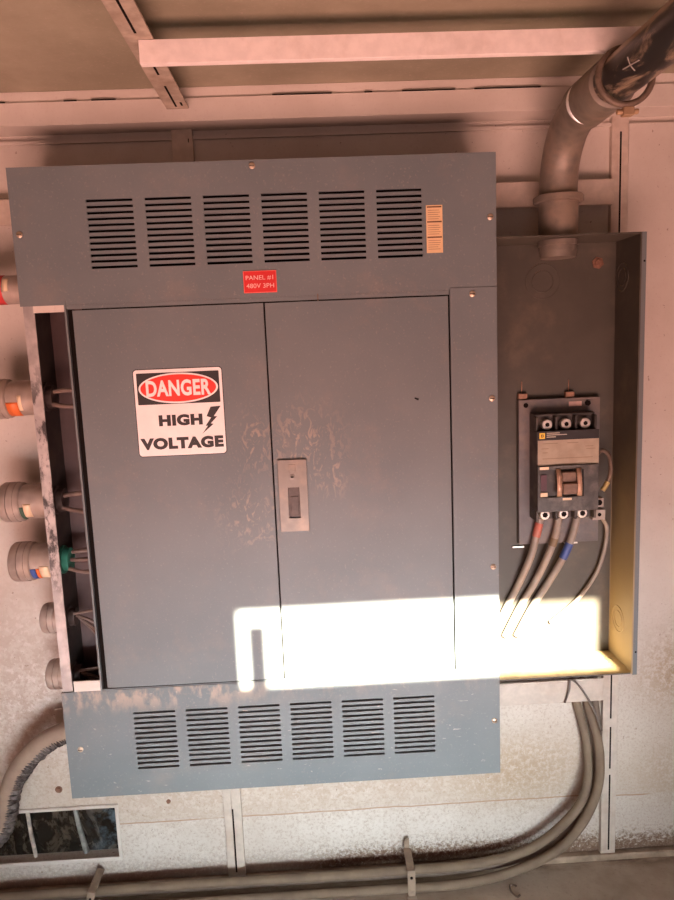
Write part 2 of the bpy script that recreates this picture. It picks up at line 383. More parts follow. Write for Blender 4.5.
def lettering(name, txt, x0, x1, z0, z1, y, mat, parent=None, bold=0.0, depth=0.0006):
    cu = bpy.data.curves.new(name, 'FONT'); cu.body = txt; cu.size = 1.0; cu.offset = bold; cu.space_character = 1.0 + bold * 1.6; cu.extrude = 0.0; cu.resolution_u = 4
    tmp = bpy.data.objects.new(name + '_curve', cu); COL.objects.link(tmp)
    dg = bpy.context.evaluated_depsgraph_get(); dg.update()
    me = bpy.data.meshes.new_from_object(tmp.evaluated_get(dg))
    bpy.data.objects.remove(tmp); bpy.data.curves.remove(cu)
    xs = [v.co.x for v in me.vertices]; ys = [v.co.y for v in me.vertices]
    ax, bx, ay, by = min(xs), max(xs), min(ys), max(ys)
    for v in me.vertices:
        v.co = Vector((x0 + (v.co.x - ax) / (bx - ax) * (x1 - x0), y, z0 + (v.co.y - ay) / (by - ay) * (z1 - z0)))
    bm = bmesh.new(); bm.from_mesh(me)
    r = bmesh.ops.extrude_face_region(bm, geom=list(bm.faces))
    for e in r['geom']:
        if isinstance(e, bmesh.types.BMVert): e.co.y += depth
    bmesh.ops.recalc_face_normals(bm, faces=bm.faces)
    bm.to_mesh(me); bm.free(); me.name = name; me.polygons.foreach_set('use_smooth', [False] * len(me.polygons)); me.materials.clear(); me.materials.append(mat)
    o = bpy.data.objects.new(name, me); COL.objects.link(o)
    if parent is not None: attach(o, parent)
    return o

# ------------------------------------------------------------------ the room
YW = 0.15          # face of the back wall
ZC, ZF = 1.339, -0.325
XL, XR, YFRONT = -0.75, 1.95, -1.60
WX0, WX1, WZ0, WZ1 = -0.36, 0.034, -0.249, -0.126          # low window opening
struct(MB().holed([XL, WX0, WX1, 1.143, XR], [ZF - 0.02, WZ0, WZ1, ZC + 0.03], lambda x, z: WX0 < x < WX1 and WZ0 < z < WZ1, YW, YW + 0.05).build('wall_back', WALL))
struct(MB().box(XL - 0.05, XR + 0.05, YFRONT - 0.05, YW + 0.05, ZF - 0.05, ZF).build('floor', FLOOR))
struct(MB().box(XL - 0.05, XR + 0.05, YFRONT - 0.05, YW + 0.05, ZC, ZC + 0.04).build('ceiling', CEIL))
struct(MB().box(XL - 0.05, XL, YFRONT, YW, ZF, ZC).build('wall_left', DULLWALL))
struct(MB().box(XR, XR + 0.05, YFRONT, YW, ZF, ZC).build('wall_right', DULLWALL))
# front wall with the narrow opening the low sun shines through
def opn(x, z): return x + SUN_SIDE * 1.6, z + SUN_UP * 1.6
ox0, oz0 = opn(0.347, 0.211); ox1, oz1 = opn(1.106, 0.368); gx0, gz1 = opn(0.363, 0.336); gx1, _ = opn(0.399, 0)
struct(MB().holed([XL, ox0, gx0, gx1, ox1, XR], [ZF, oz0, gz1, oz1, ZC],
       lambda x, z: ox0 < x < ox1 and oz0 < z < oz1 and not (gx0 < x < gx1 and z < gz1), YFRONT - 0.012, YFRONT).build('wall_front', DULLWALL))
# wall head: tube rail under the ceiling with a slotted joint, then a shadow gap
hd = MB().box(XL, XR, 0.09, YW, 1.279, 1.320)
hd.box(XL, XR, 0.0935, YW, 1.320, ZC)
hd.mi = 1
for a, b in ((-0.24, -0.155), (-0.14, -0.125), (-0.02, 0.004), (0.03, 0.075), (0.36, 0.47), (0.53, 0.545), (0.60, 0.70), (0.735, 0.86)):
    hd.box(a + 0.1, b + 0.1, 0.0885, 0.0925, 1.3192, 1.3212)
struct(hd.build('trim_1', [PLAIN, DARK], bev=0.002))
struct(MB().box(XL, 1.118, 0.143, YW, 1.262, 1.268).build('trim_2', PLAIN))
# base angle along the floor
struct(MB().box(XL, XR, 0.134, YW, ZF, ZF + 0.016).build('baseboard_back', simple('rusty_base_angle', (0.34, 0.25, 0.18), 0.8, 0, 0.3, 25, (0.12, 0.08, 0.06), 0.6), bev=0.002))
# right hand wall sheet standing a little proud of the wall
rs = MB().box(1.150, XR, 0.1425, YW, ZF + 0.02, 1.268)
struct(rs.build('trim_3', WALL, bev=0.003))
# low window
wn = bpy.data.objects.new('window_1', None); COL.objects.link(wn); wn.location = (-0.16, 0.17, -0.19); wn['kind'] = 'structure'
f = MB()
f.holed([WX0 - 0.008, WX0 + 0.001, WX1 - 0.002, WX1 + 0.006], [WZ0 - 0.006, WZ0 + 0.003, WZ1 - 0.001, WZ1 + 0.007], lambda x, z: WX0 < x < WX1 and WZ0 + 0.0029 < z < WZ1, 0.1445, YW)
f.build('window_frame', PLAIN, wn, bev=0.002)
MB().box(WX0, WX1, 0.176, 0.182, WZ0, WZ1).build('pane', GLASS, wn)
mu = MB().tube([(-0.168, 0.168, WZ1), (-0.165, 0.168, -0.19), (-0.160, 0.168, WZ0)], 0.0045, 10)
mu.build('mullion', simple('grimy_pale_mullion', (0.50, 0.44, 0.38), 0.5, 0, 0.4, 60, (0.08, 0.06, 0.05), 0.6), wn)
MB().tube([(-0.066, 0.172, WZ1), (-0.060, 0.172, -0.18), (-0.048, 0.172, WZ0)], [0.004, 0.005, 0.007], 10).build('mullion', simple('mouldy_mullion', (0.22, 0.22, 0.20), 0.6, 0, 0.4, 60, (0.06, 0.06, 0.05), 0.6), wn)

# ------------------------------------------------------------------ ceiling rails
b = MB().box(0.266, 0.306, -1.55, 0.0885, 1.300, 1.303)
b.box(0.266, 0.269, -1.55, 0.0885, 1.303, ZC)
b.mi = 1
for k in range(11): b.box(0.284, 0.2875, 0.075 - 0.15 * k - 0.10, 0.075 - 0.15 * k, 1.2994, 1.3004)
for k in range(8): b.box(0.2955, 0.299, 0.070 - 0.21 * k - 0.016, 0.070 - 0.21 * k, 1.2994, 1.3004)
tag(b.build('ceiling_rail', [BEAM, DARK]), 'grimy slotted angle rail running along the ceiling from the camera to the wall head', 'rail')
b = MB().box(0.2845, 1.10, -0.205, -0.202, 1.2675, 1.2995); b.box(0.2845, 1.10, -0.202, -0.192, 1.2675, 1.2695); b.box(0.2845, 1.10, -0.202, -0.172, 1.297, 1.2995)
tag(b.build('ceiling_rail', BARM, bev=0.0006), 'pale pink cross rail hanging under the ceiling, running left to right to the bent pipe', 'rail')

# ------------------------------------------------------------------ strut channels on the wall
def strut(name_label, x0, x1, y0, y1, z0, z1, slots=()):
    s = MB().box(x0, x1, y0, y1, z0, z1)
    s.mi = 1
    for q in slots: s.box(q[0], q[1], y0 - 0.0006, y0 + 0.0004, q[2], q[3])
    return tag(s.build('strut_channel', [STRUT, DARK], bev=0.0012), name_label, 'strut')
strut('long cream strut behind the top of the grey panel, showing at both sides', -0.75, 1.118, 0.126, 0.1375, 1.112, 1.160)
strut('cream strut under the breaker box, overlit, behind the foot of the grey panel', -0.068, 1.112, 0.126, 0.1300, 0.070, 0.122)
strut('short cream strut upright between the wall head and the top edge of the panel', 0.262, 0.302, 0.138, YW, 1.161, 1.279, ((0.293, 0.295, 1.255, 1.262), (0.281, 0.2835, 1.213, 1.216)))
q = MB().box(0.272, 0.2885, 0.138, YW, ZF, 0.069); q.box(0.2925, 0.310, 0.138, YW, ZF, 0.069); q.box(0.2885, 0.2925, 0.1420, YW, ZF, 0.069); q.mi = 1
q.box(0.2888, 0.2922, 0.1412, 0.1421, -0.30, -0.145)
tag(q.build('strut_channel', [STRUT, DARK], bev=0.0018), 'cream double strut upright from below the panel to the floor', 'strut')
s = strut('tall cream slotted strut right of the breaker box, floor to wall head', 1.1165, 1.1495, 0.138, YW, ZF, 1.279,
      ((1.1325, 1.136, 1.055, 1.250), (1.1325, 1.136, 0.02, 0.13), (1.1325, 1.136, -0.10, 0.0), (1.1325, 1.136, -0.30, -0.115)))

# ------------------------------------------------------------------ main electrical panel
panel = thing('electrical_panel', 'large grey louvred double-door electrical panel fixed to the wall', 'electrical panel', (0.425, 0.126, 0.0))
def screw(x, y, z, parent, r=0.0055, mat=None):
    s = MB().lathe((x, y, z), (0, -1, 0), [(0, r), (0.0018, r), (0.003, r * 0.6), (0.0031, 0.0001)], 14)
    s.mi = 1; s.box(x - r * 0.75, x + r * 0.75, y - 0.0034, y - 0.0026, z - 0.0006, z + 0.0006)
    return s.build('screw', [mat or SCREW, DARK], parent)
e = MB()
e.box(0.003, 0.849, 0.1225, 0.1255, 0.004, 1.180)                     # back sheet
e.mi = 1
e.box(0.003, 0.006, 0.005, 0.1225, 0.004, 1.180); e.box(0.846, 0.849, 0.005, 0.1225, 0.004, 1.180)
e.box(0.006, 0.846, 0.005, 0.1225, 0.004, 0.007); e.box(0.006, 0.846, 0.005, 0.1225, 1.177, 1.180)
e.mi = 2
e.box(0.003, 0.022, 0.0020, 0.0050, 0.004, 1.180); e.box(0.830, 0.849, 0.0020, 0.0050, 0.004, 1.180)
e.box(0.022, 0.830, 0.0020, 0.0050, 0.004, 0.022); e.box(0.022, 0.830, 0.0020, 0.0050, 1.162, 1.180)
e.build('enclosure', [simple('box_back_sheet', (0.12, 0.075, 0.072), 0.6, 0.1, 0.1, 30), GALV_IN, LIP], panel)
d = MB().box(0.100, 0.826, 0.022, 0.025, 0.030, 1.155); d.box(0.100, 0.103, 0.025, 0.118, 0.03, 1.155)
d.build('dark_backing', DARK, panel)  # dark sheet added behind doors and louvres to stop light
VX = [0.131 + 0.1012 * i for i in range(6)]
def louvred(x0, x1, z0, z1, vx, vz0, pitch, h, y0, y1):
    xs = [x0] + [q for a in vx for q in (a, a + 0.0805)] + [x1]
    zs = [z0] + [q for k in range(12) for q in (vz0 + k * pitch, vz0 + k * pitch + h)] + [z1]
    inx = lambda x: any(a < x < a + 0.0805 for a in vx)
    inz = lambda z: any(vz0 + k * pitch < z < vz0 + k * pitch + h for k in range(12))
    return MB().holed(xs, zs, lambda x, z: inx(x) and inz(z), y0, y1)
t = louvred(0.0, 0.85, 0.9495, 1.184, VX, 1.0097, 0.01025, 0.0047, -0.002, 0.002)
t.box(0.0, 0.85, 0.002, 0.012, 1.182, 1.184); t.box(0.0, 0.003, 0.0, 0.0019, 0.95, 1.184)
t.build('top_cover', PANEL, panel)
t = louvred(0.001, 0.85, 0.0, 0.221, [x + 0.003 for x in VX], 0.0540, 0.01045, 0.0043, -0.002, 0.0042)
t.box(0.001, 0.85, 0.002, 0.012, 0.0, 0.002); t.box(0.001, 0.003, 0.002, 0.010, 0.002, 0.219)
t.build('bottom_cover', PANEL_LOW, panel)
MB().box(0.764, 0.850, -0.0035, 0.0015, 0.2225, 0.953).build('side_cover', PANEL, panel, bev=0.0006)
# strips of the trim that surround the doors
j = MB().box(0.0765, 0.0800, -0.003, 0.030, 0.214, 0.957); j.box(0.080, 0.7635, -0.0010, 0.0018, 0.9415, 0.9492); j.box(0.080, 0.7635, -0.0010, 0.0018, 0.2215, 0.2235)
j.build('door_frame', PANEL, panel)
MB().box(0.022, 0.076, -0.0012, 0.0018, 0.9375, 0.9494).build('gutter_tab', PLAIN, panel)
MB().box(0.026, 0.078, -0.0012, 0.0018, 0.2212, 0.2425).build('gutter_tab', PLAIN, panel)
MB().box(0.0905, 0.4285, -0.004, 0.0, 0.2265, 0.9395).build('door', PANEL_SM, panel, bev=0.0008)
dr = MB().box(0.4310, 0.7610, -0.004, 0.0, 0.2265, 0.9395).build('door', PANEL_SM, panel, bev=0.0008)
lp = MB()
lp.holed([0.4385, 0.4555, 0.4765, 0.4920], [0.519, 0.5445, 0.6025, 0.6545], lambda x, z: 0.4555 < x < 0.4765 and 0.5445 < z < 0.6025, -0.009, -0.0045)
lp.box(0.458, 0.471, -0.0098, -0.009, 0.632, 0.646)
lpo = lp.build('latch_plate', LATCH, dr, bev=0.0012); lpo['label'] = 'dull metal latch plate'
lh = MB().box(0.4557, 0.4763, -0.0052, -0.0042, 0.5447, 0.6023); lh.box(0.460, 0.4735, -0.0075, -0.0052, 0.549, 0.585)
MB.build(lh, 'handle', LATCHIN, dr, 0.0008)
k = MB().lathe((0.4645, -0.009, 0.6225), (0, -1, 0), [(0, 0.0052), (0.001, 0.0052), (0.0012, 0.004), (0.0013, 0.0001)], 16); k.mi = 1
k.box(0.4618, 0.4672, -0.0108, -0.0100, 0.6210, 0.6238); k.build('keyhole', [LATCH, DARK], dr)
for x, z in ((0.422, 1.174), (0.839, 1.074), (0.012, 1.072), (0.839, 0.113), (0.027, 0.103)): screw(x, -0.002, z, panel)
for x, z in ((0.805, 0.941), (0.839, 0.751), (0.839, 0.429)): screw(x, -0.0035, z, panel)
MB().box(0.0801, 0.0903, 0.004, 0.021, 0.2240, 0.9410).build('gap_shade', DARK, panel)  # dark strip filling the door gap, stands for the shade inside
MB().tube([(0.6960, -0.0042, 0.7580), (0.7030, -0.0042, 0.7550)], [0.0012, 0.0018], 8).build('paint_chip', DARK, dr)
st = MB().box(0.5255, 0.5275, -0.004, 0.0015, 0.9395, 0.952); st.build('door_stop', DULLIRON, panel)

# --- warning sign on the left door
sg = thing('warning_sign', 'square white DANGER HIGH VOLTAGE sign stuck on the left panel door', 'sign', (0.2675, -0.004, 0.672))
def rrect(x0, x1, z0, z1, r, n=6):
    out = []
    for cx, cz, a0 in ((x1 - r, z0 + r, -90), (x1 - r, z1 - r, 0), (x0 + r, z1 - r, 90), (x0 + r, z0 + r, 180)):
        for i in range(n + 1):
            a = math.radians(a0 + 90 * i / n); out.append((cx + r * math.cos(a), cz + r * math.sin(a)))
    return out
def ell(cx, cz, rx, rz, n=48): return [(cx + rx * math.cos(2 * math.pi * i / n), cz + rz * math.sin(2 * math.pi * i / n)) for i in range(n)]
MB().prism(rrect(0.1870, 0.3480, 0.6710, 0.8310, 0.007), -0.0044, -0.0040).build('sign_border', BLACK, sg)
MB().prism(rrect(0.1885, 0.3465, 0.6725, 0.8295, 0.006), -0.0050, -0.0044).build('sign_face', WHITE, sg)
MB().prism(rrect(0.1935, 0.3415, 0.7665, 0.8235, 0.0015), -0.0054, -0.0050).build('header_field', BLACK, sg)
MB().prism(ell(0.2675, 0.7950, 0.0715, 0.0275), -0.0058, -0.0054).build('oval_ring', WHITE, sg)
MB().prism(ell(0.2675, 0.7950, 0.0680, 0.0245), -0.0062, -0.0058).build('oval_field', RED, sg)
lettering('lettering', 'DANGER', 0.2095, 0.3260, 0.7805, 0.8100, -0.0067, WHITE, sg, 0.034, 0.0005)
lettering('lettering', 'HIGH', 0.2280, 0.3070, 0.7265, 0.7470, -0.0056, BLACK, sg, 0.062, 0.0006)
lettering('lettering', 'VOLTAGE', 0.1920, 0.3425, 0.6840, 0.7055, -0.0056, BLACK, sg, 0.062, 0.0006)
bz = [(0.323, 0.7585), (0.3412, 0.7594), (0.3278, 0.7411), (0.3337, 0.7405), (0.3215, 0.7281), (0.3263, 0.7269), (0.3048, 0.7096), (0.3161, 0.724), (0.3119, 0.7242), (0.3226, 0.7386), (0.3147, 0.7416)]
MB().prism(bz, -0.0056, -0.0050).build('lightning_bolt', BLACK, sg)

# --- red engraved plate
rp = thing('name_plate', 'small red engraved plate reading PANEL #1 480V 3PH on the top cover', 'plate', (0.425, -0.002, 0.957))
MB().box(0.3955, 0.4545, -0.0035, -0.0022, 0.9575, 0.9960).build('plate', REDPLATE, rp, bev=0.0004)
fr = MB().holed([0.3957, 0.3968, 0.4532, 0.4543], [0.9577, 0.9588, 0.9947, 0.9958], lambda x, z: 0.3968 < x < 0.4532 and 0.9588 < z < 0.9947, -0.0037, -0.0035)
fr.build('plate_edge', simple('light_red_edge', (0.75, 0.16, 0.13), 0.4), rp)
lettering('lettering', 'PANEL #1', 0.4000, 0.4485, 0.9795, 0.9878, -0.0038, PALE, rp, 0.0, 0.0003)
lettering('lettering', '480V 3PH', 0.4005, 0.4495, 0.9660, 0.9738, -0.0038, PALE, rp, 0.0, 0.0003)

# --- small tan label of three blocks
tl = thing('paper_label', 'narrow tan paper label of fine print at the right of the upper louvres', 'label', (0.739, -0.002, 1.015))
MB().box(0.7245, 0.7535, -0.0027, -0.0021, 1.0155, 1.0975).build('paper', TAN, tl)
BP = simple('brown_print', (0.13, 0.05, 0.02), 0.6)
for z in (1.0945, 1.0690, 1.0425): MB().box(0.7260, 0.7520, -0.0030, -0.0027, z - 0.0012, z + 0.0012).build('heading_bar', BP, tl)
q = MB()
for z0 in (1.0890, 1.0630, 1.0370):
    for i in range(5): q.box(0.7275, 0.7500 - random.random() * 0.006, -0.0029, -0.0027, z0 - i * 0.0037 - 0.0007, z0 - i * 0.0037 + 0.0003)
q.build('print_lines', simple('faded_print', (0.36, 0.21, 0.11), 0.6), tl)

# ------------------------------------------------------------------ conduit hubs on the left side of the panel
HY = 0.062
def hub(z, xl, r, lab, bands, long=True, bush=None):
    t = thing('conduit_hub', lab, 'conduit fitting', (-0.03, HY, z), 'conduit hubs on the left side of the panel')
    br = r * 0.87
    if long:
        MB().lathe((xl + 0.042, HY, z), (1, 0, 0), [(0, br), (-xl - 0.042 + 0.0022, br)], 32).build('body', HUB, t)
    wd = 0.042 if long else 0.036
    MB().lathe((xl, HY, z), (1, 0, 0), [(0, r * 0.80), (0.002, r * 0.93), (0.006, r), (wd * 0.42, r * 1.01), (wd * 0.425, r * 0.93), (wd * 0.465, r * 0.93), (wd * 0.47, r * 1.01), (wd * 0.74, r * 1.01), (wd * 0.745, r * 0.97), (wd * 0.95, r * 0.97), (wd, r * 0.91), (wd + 0.0002, r * 0.5)], 36).build('collar', HUB, t)
    if not long and xl + 0.036 < 0: MB().lathe((xl + 0.036, HY, z), (1, 0, 0), [(0, r * 0.7), (-xl - 0.036 + 0.0022, r * 0.7)], 24).build('body', HUB, t)
    for a0, a1, x0, x1, m, nm in bands:       # stickers wrapped on the front of the body, angle 0 faces the room
        bmx = MB(); n = 10; A = []; B = []
        for i in range(n + 1):
            a = math.radians(a0 + (a1 - a0) * i / n)
            for lst, x in ((A, x0), (B, x1)): lst.append(bmx.bm.verts.new((x, HY - math.cos(a) * (br + 0.0006), z + math.sin(a) * (br + 0.0006))))
        for i in range(n): bmx.bm.faces.new((A[i], B[i], B[i + 1], A[i + 1])).smooth = True
        o = bmx.build(nm, m, t)
        so = o.modifiers.new('thick', 'SOLIDIFY'); so.thickness = 0.0008; so.offset = -1
    g = MB().lathe((0.0062, HY, z), (1, 0, 0), [(0, r * 0.72), (0.004, r * 0.72), (0.0042, r * 0.58), (0.016, r * 0.58), (0.0165, r * 0.45), (0.0166, 0.0001)], 24)
    g.build('bushing', bush or simple('dark_bushing', (0.07, 0.05, 0.045), 0.5, 0.2), t)
    return t
hub(0.985, -0.120, 0.030, 'red wrapped conduit hub at the left panel edge, topmost of the column', [(-85, 85, -0.078, -0.046, REDTAPE, 'tape'), (-10, 45, -0.044, -0.034, CREAM, 'sticker')])
hub(0.785, -0.100, 0.0375, 'conduit hub with a bright orange sticker, second from the top', [(-75, -10, -0.0575, -0.036, ORANGE, 'sticker'), (-42, 12, -0.036, -0.029, CREAM, 'sticker')])
hub(0.586, -0.0955, 0.0385, 'conduit hub with a cream tag and dark green tape, third from the top', [(-70, -8, -0.0580, -0.046, DARKGREEN, 'tape'), (-48, 2, -0.046, -0.032, CREAM, 'sticker')])
hub(0.467, -0.088, 0.0385, 'conduit hub with blue, orange and cream stickers, fourth from the top', [(-68, -12, -0.0490, -0.035, BLUETAPE, 'tape'), (-62, -12, -0.035, -0.0285, ORANGE, 'sticker'), (-55, -4, -0.0285, -0.010, CREAM, 'sticker')], True, GREENP)
hub(0.349, -0.0425, 0.0300, 'short bare conduit hub without stickers, second from the bottom', [], False)
hub(0.231, -0.0430, 0.0300, 'short bare conduit hub without stickers, lowest of the column', [], False)
def wire(name, pts, r, mat, lab, cat, group=None, n=10, k=6):
    return tag(MB().tube(smooth(pts, k), r, n).build(name, mat), lab, cat, group)
for z, lst, lab in (
    (0.785, ((-0.013, 0, 0.0045), (0.010, -0.004, 0.0045)), 'dusty wire in the open gutter beside the orange-stickered hub'),
    (0.586, ((-0.012, -0.006, 0.0045), (0.009, 0.003, 0.0045)), 'dusty wire in the open gutter beside the green-taped hub'),
    (0.467, ((-0.014, -0.003, 0.004), (0.0, 0.002, 0.004), (0.012, 0.0, 0.004)), 'dusty wire leaving the green bushing in the gutter'),
    (0.349, ((0.012, 0.006, 0.003), (0.004, -0.03, 0.003), (-0.004, -0.055, 0.003), (-0.012, -0.078, 0.003)), 'thin wire fanning down from the second lowest bushing'),
    (0.231, ((0.012, 0.004, 0.003), (0.002, -0.022, 0.003), (-0.008, -0.038, 0.003)), 'thin wire fanning out of the lowest bushing')):
    for i, (dz, drop, r) in enumerate(lst):
        y = HY - 0.018 + 0.012 * i
        wire('wire', [(0.0232, y, z + dz), (0.045, y - 0.004, z + dz * 1.3 + drop * 0.25), (0.072, y - 0.006, z + dz * 1.4 + drop * 0.7), (0.094, y - 0.004, z + dz * 1.4 + drop)], r, WIRE, lab, 'wire', 'wires in the panel gutter')

# ------------------------------------------------------------------ breaker box on the right
BX0, BX1, BZ0, BZ1, BY0, BY1 = 0.853, 1.1245, 0.184, 1.042, 0.018, 0.1255
bb = thing('breaker_enclosure', 'open grey steel breaker box without its cover, right of the panel', 'electrical box', (0.99, 0.1255, 0.184))
m = MB().box(BX0, BX1, 0.1225, BY1, BZ0, BZ1)
m.box(BX0, BX0 + 0.003, BY0, 0.1225, BZ0, BZ1); m.box(BX1 - 0.003, BX1, BY0, 0.1225, BZ0, BZ1)
m.box(BX0 + 0.003, BX1 - 0.003, BY0, 0.1225, BZ0, BZ0 + 0.003); m.box(BX0 + 0.003, BX1 - 0.003, BY0, 0.1225, BZ1 - 0.003, BZ1)
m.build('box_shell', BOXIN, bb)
fl = MB().box(BX1, BX1 + 0.0085, BY0, BY0 + 0.003, BZ0 - 0.002, BZ1); fl.mi = 1
for z in (0.23, 0.99): fl.lathe((BX1 + 0.005, BY0 + 0.0005, z), (0, -1, 0), [(0, 0.002), (0.0008, 0.002), (0.0009, 0.0001)], 10)
fl.build('side_flange', [PANEL, DARK], bb)
def knockout(c, ax, r, parent):
    k = MB()
    for rr in (r, r * 0.62):
        u = Vector(ax).orthogonal().normalized(); w = Vector(ax).cross(u)
        k.tube([Vector(c) + u * (rr * math.cos(2 * math.pi * i / 36)) + w * (rr * math.sin(2 * math.pi * i / 36)) for i in range(36)], 0.0010, 6, closed=True)
    return k.build('knockout', BOXIN, parent)
knockout((0.975, 0.1223, 0.968), (0, -1, 0), 0.034, bb)
knockout((BX1 - 0.0032, 0.092, 0.968), (-1, 0, 0), 0.027, bb)
knockout((BX1 - 0.0032, 0.082, 0.275), (-1, 0, 0), 0.027, bb)
knockout((1.082, 0.075, BZ0 + 0.0032), (0, 0, 1), 0.027, bb)
MB().lathe((1.085, 0.1225, 1.000), (0, -1, 0), [(0, 0.012), (0.002, 0.012), (0.0022, 0.007), (0.006, 0.0065), (0.0065, 0.0001)], 6, True).build('mounting_bolt', RUST, bb)

# ------------------------------------------------------------------ circuit breaker
cb = thing('circuit_breaker', 'dusty three-pole moulded circuit breaker on its mounting plate in the open box', 'circuit breaker', (1.0, 0.1222, 0.435))
mp = MB().box(0.922, 1.088, 0.108, 0.1105, 0.436, 0.736); mp.box(0.922, 0.9245, 0.1105, 0.1222, 0.436, 0.736); mp.box(0.9245, 1.088, 0.1105, 0.1222, 0.7335, 0.736)
mp.build('mounting_plate', simple('grey_mounting_plate', (0.115, 0.107, 0.107), 0.55, 0.1, 0.1, 40, DUST, 0.25), cb, bev=0.001)
q = MB()
for x in (0.932, 1.028): q = MB().box(x - 0.009, x + 0.009, 0.112, 0.1222, 0.7365, 0.748); q.box(x - 0.001, x + 0.001, 0.120, 0.1222, 0.747, 0.772); q.build('hanger', RUSTCOPPER, cb, bev=0.0008)
q = MB().lathe((0.9365, 0.108, 0.7245), (0, -1, 0), [(0, 0.005), (0.0006, 0.005), (0.0007, 0.0001)], 14); q.build('plate_bolt', DARK, cb); q = MB().lathe((1.062, 0.108, 0.7245), (0, -1, 0), [(0, 0.006), (0.004, 0.006), (0.0042, 0.0001)], 6)
q.build('plate_bolt', DARK, cb)
MB().box(1.024, 1.050, 0.1072, 0.108, 0.719, 0.7285).build('plate_sticker', simple('faded_pink_sticker', (0.62, 0.42, 0.36), 0.6), cb)
x0, x1 = 0.944, 1.066
bd = MB().box(x0, x1, 0.062, 0.108, 0.515, 0.676)
bd.box(x0, x1, 0.085, 0.108, 0.676, 0.709); bd.box(x0, x1, 0.085, 0.108, 0.494, 0.515)
for i in range(4):
    xx = x0 + (x1 - x0 - 0.005) * i / 3
    bd.box(xx, xx + 0.005, 0.068, 0.085, 0.676, 0.704); bd.box(xx, xx + 0.005, 0.066, 0.085, 0.496, 0.515)
bd.box(x0, x1, 0.0805, 0.086, 0.704, 0.7085)
bd.build('case', BREAKER, cb, bev=0.0012)
for xc in (0.968, 1.006, 1.044):
    g = MB().lathe((xc, 0.0845, 0.688), (0, -1, 0), [(0, 0.0105), (0.012, 0.0105), (0.0135, 0.009), (0.0136, 0.0048)], 20); g.mi = 1
    g.lathe((xc, 0.0708, 0.688), (0, -1, 0), [(0, 0.0046), (0.0004, 0.0046), (0.0005, 0.0001)], 6)
    g.build('terminal_lug', [SILVER, DARK], cb)
    g = MB().lathe((xc - 0.004, 0.0845, 0.506), (0, -1, 0), [(0, 0.0100), (0.012, 0.0100), (0.0135, 0.0085), (0.0136, 0.006)], 20); g.mi = 1
    g.lathe((xc - 0.004, 0.0708, 0.506), (0, -1, 0), [(0, 0.0058), (0.0004, 0.0058), (0.0005, 0.0001)], 6)
    g.build('terminal_lug', [SILVER, DARK], cb)
MB().box(x0 + 0.002, x1 + 0.001, 0.0605, 0.062, 0.6085, 0.6585).build('rating_label', BLABEL, cb)
MB().box(x0 + 0.002, x1 + 0.001, 0.0603, 0.062, 0.6585, 0.6765).build('brand_band', BLACK, cb)
em = MB().box(0.9485, 0.9595, 0.0597, 0.0603, 0.6620, 0.6735); em.build('emblem', YELLOW, cb)
em = MB().holed([0.9515, 0.9528, 0.9552, 0.9565], [0.6650, 0.6664, 0.6691, 0.6705], lambda x, z: 0.9528 < x < 0.9552 and 0.6664 < z < 0.6691, -0.0003 + 0.0597, 0.0597)
em.build('emblem_mark', BLACK, cb)
q = MB()
for z, w in ((0.6725, 0.026), (0.6690, 0.040), (0.6650, 0.018)): q.box(0.9630, 0.9630 + w, 0.0599, 0.0603, z - 0.0008, z + 0.0008)
q.build('band_print', simple('pale_print', (0.55, 0.48, 0.38), 0.5), cb)
q = MB()
for z, a, w in ((0.652, 0.955, 0.030), (0.652, 1.004, 0.022), (0.642, 0.953, 0.014), (0.644, 1.040, 0.016), (0.639, 1.042, 0.018), (0.634, 0.955, 0.010), (0.622, 0.955, 0.10)):
    q.box(a, a + w, 0.0602, 0.0605, z - 0.0006, z + 0.0006)
q.build('label_print', simple('brown_faint_print', (0.24, 0.17, 0.11), 0.6), cb)
# smoked cover below the label with the toggle well
w = MB().holed([x0, x0 + 0.006, x0 + 0.034, 1.036, x1], [0.5155, 0.545, 0.600, 0.608], lambda x, z: 0.545 < z < 0.600 and x0 + 0.006 < x < 1.036, 0.0560, 0.0615)
w.box(0.975, 1.032, 0.0555, 0.0575, 0.6005, 0.6085)
w.build('front_cover', SMOKE, cb, bev=0.001)
q = MB().box(0.951, 0.963, 0.0585, 0.0619, 0.557, 0.590); q.build('inset', PURPLE, cb)
MB().box(0.9485, 0.9640, 0.0565, 0.0585, 0.5465, 0.5545).build('tab', CREAM, cb)
MB().box(0.948, 0.966, 0.0553, 0.0560, 0.6010, 0.6065).build('tab', CREAM, cb)
MB().box(0.994, 1.012, 0.0553, 0.0560, 0.5380, 0.5425).build('tab', CREAM, cb)
for xa in (0.9795, 1.0195):
    s_ = MB(); pp = [(0.602, 0.0535), (0.585, 0.0470), (0.565, 0.0440), (0.548, 0.0450)]
    a = [(xa, y, z) for z, y in pp]
    for (p0, p1) in zip(a, a[1:]):
        vv = [s_.bm.verts.new(c) for c in ((p0[0], p0[1], p0[2]), (p0[0] + 0.0095, p0[1], p0[2]), (p1[0] + 0.0095, p1[1], p1[2]), (p1[0], p1[1], p1[2]))]
        s_.bm.faces.new(vv)
    bmesh.ops.remove_doubles(s_.bm, verts=s_.bm.verts, dist=1e-5)
    o = s_.build('handle_strap', COPPER, cb); so = o.modifiers.new('thick', 'SOLIDIFY'); so.thickness = 0.0025
tg = MB().box(0.9900, 1.0185, 0.0480, 0.0615, 0.560, 0.596); tg.box(0.9900, 1.0185, 0.0400, 0.0480, 0.553, 0.575); tg.build('toggle', TOGGLE, cb, bev=0.002)
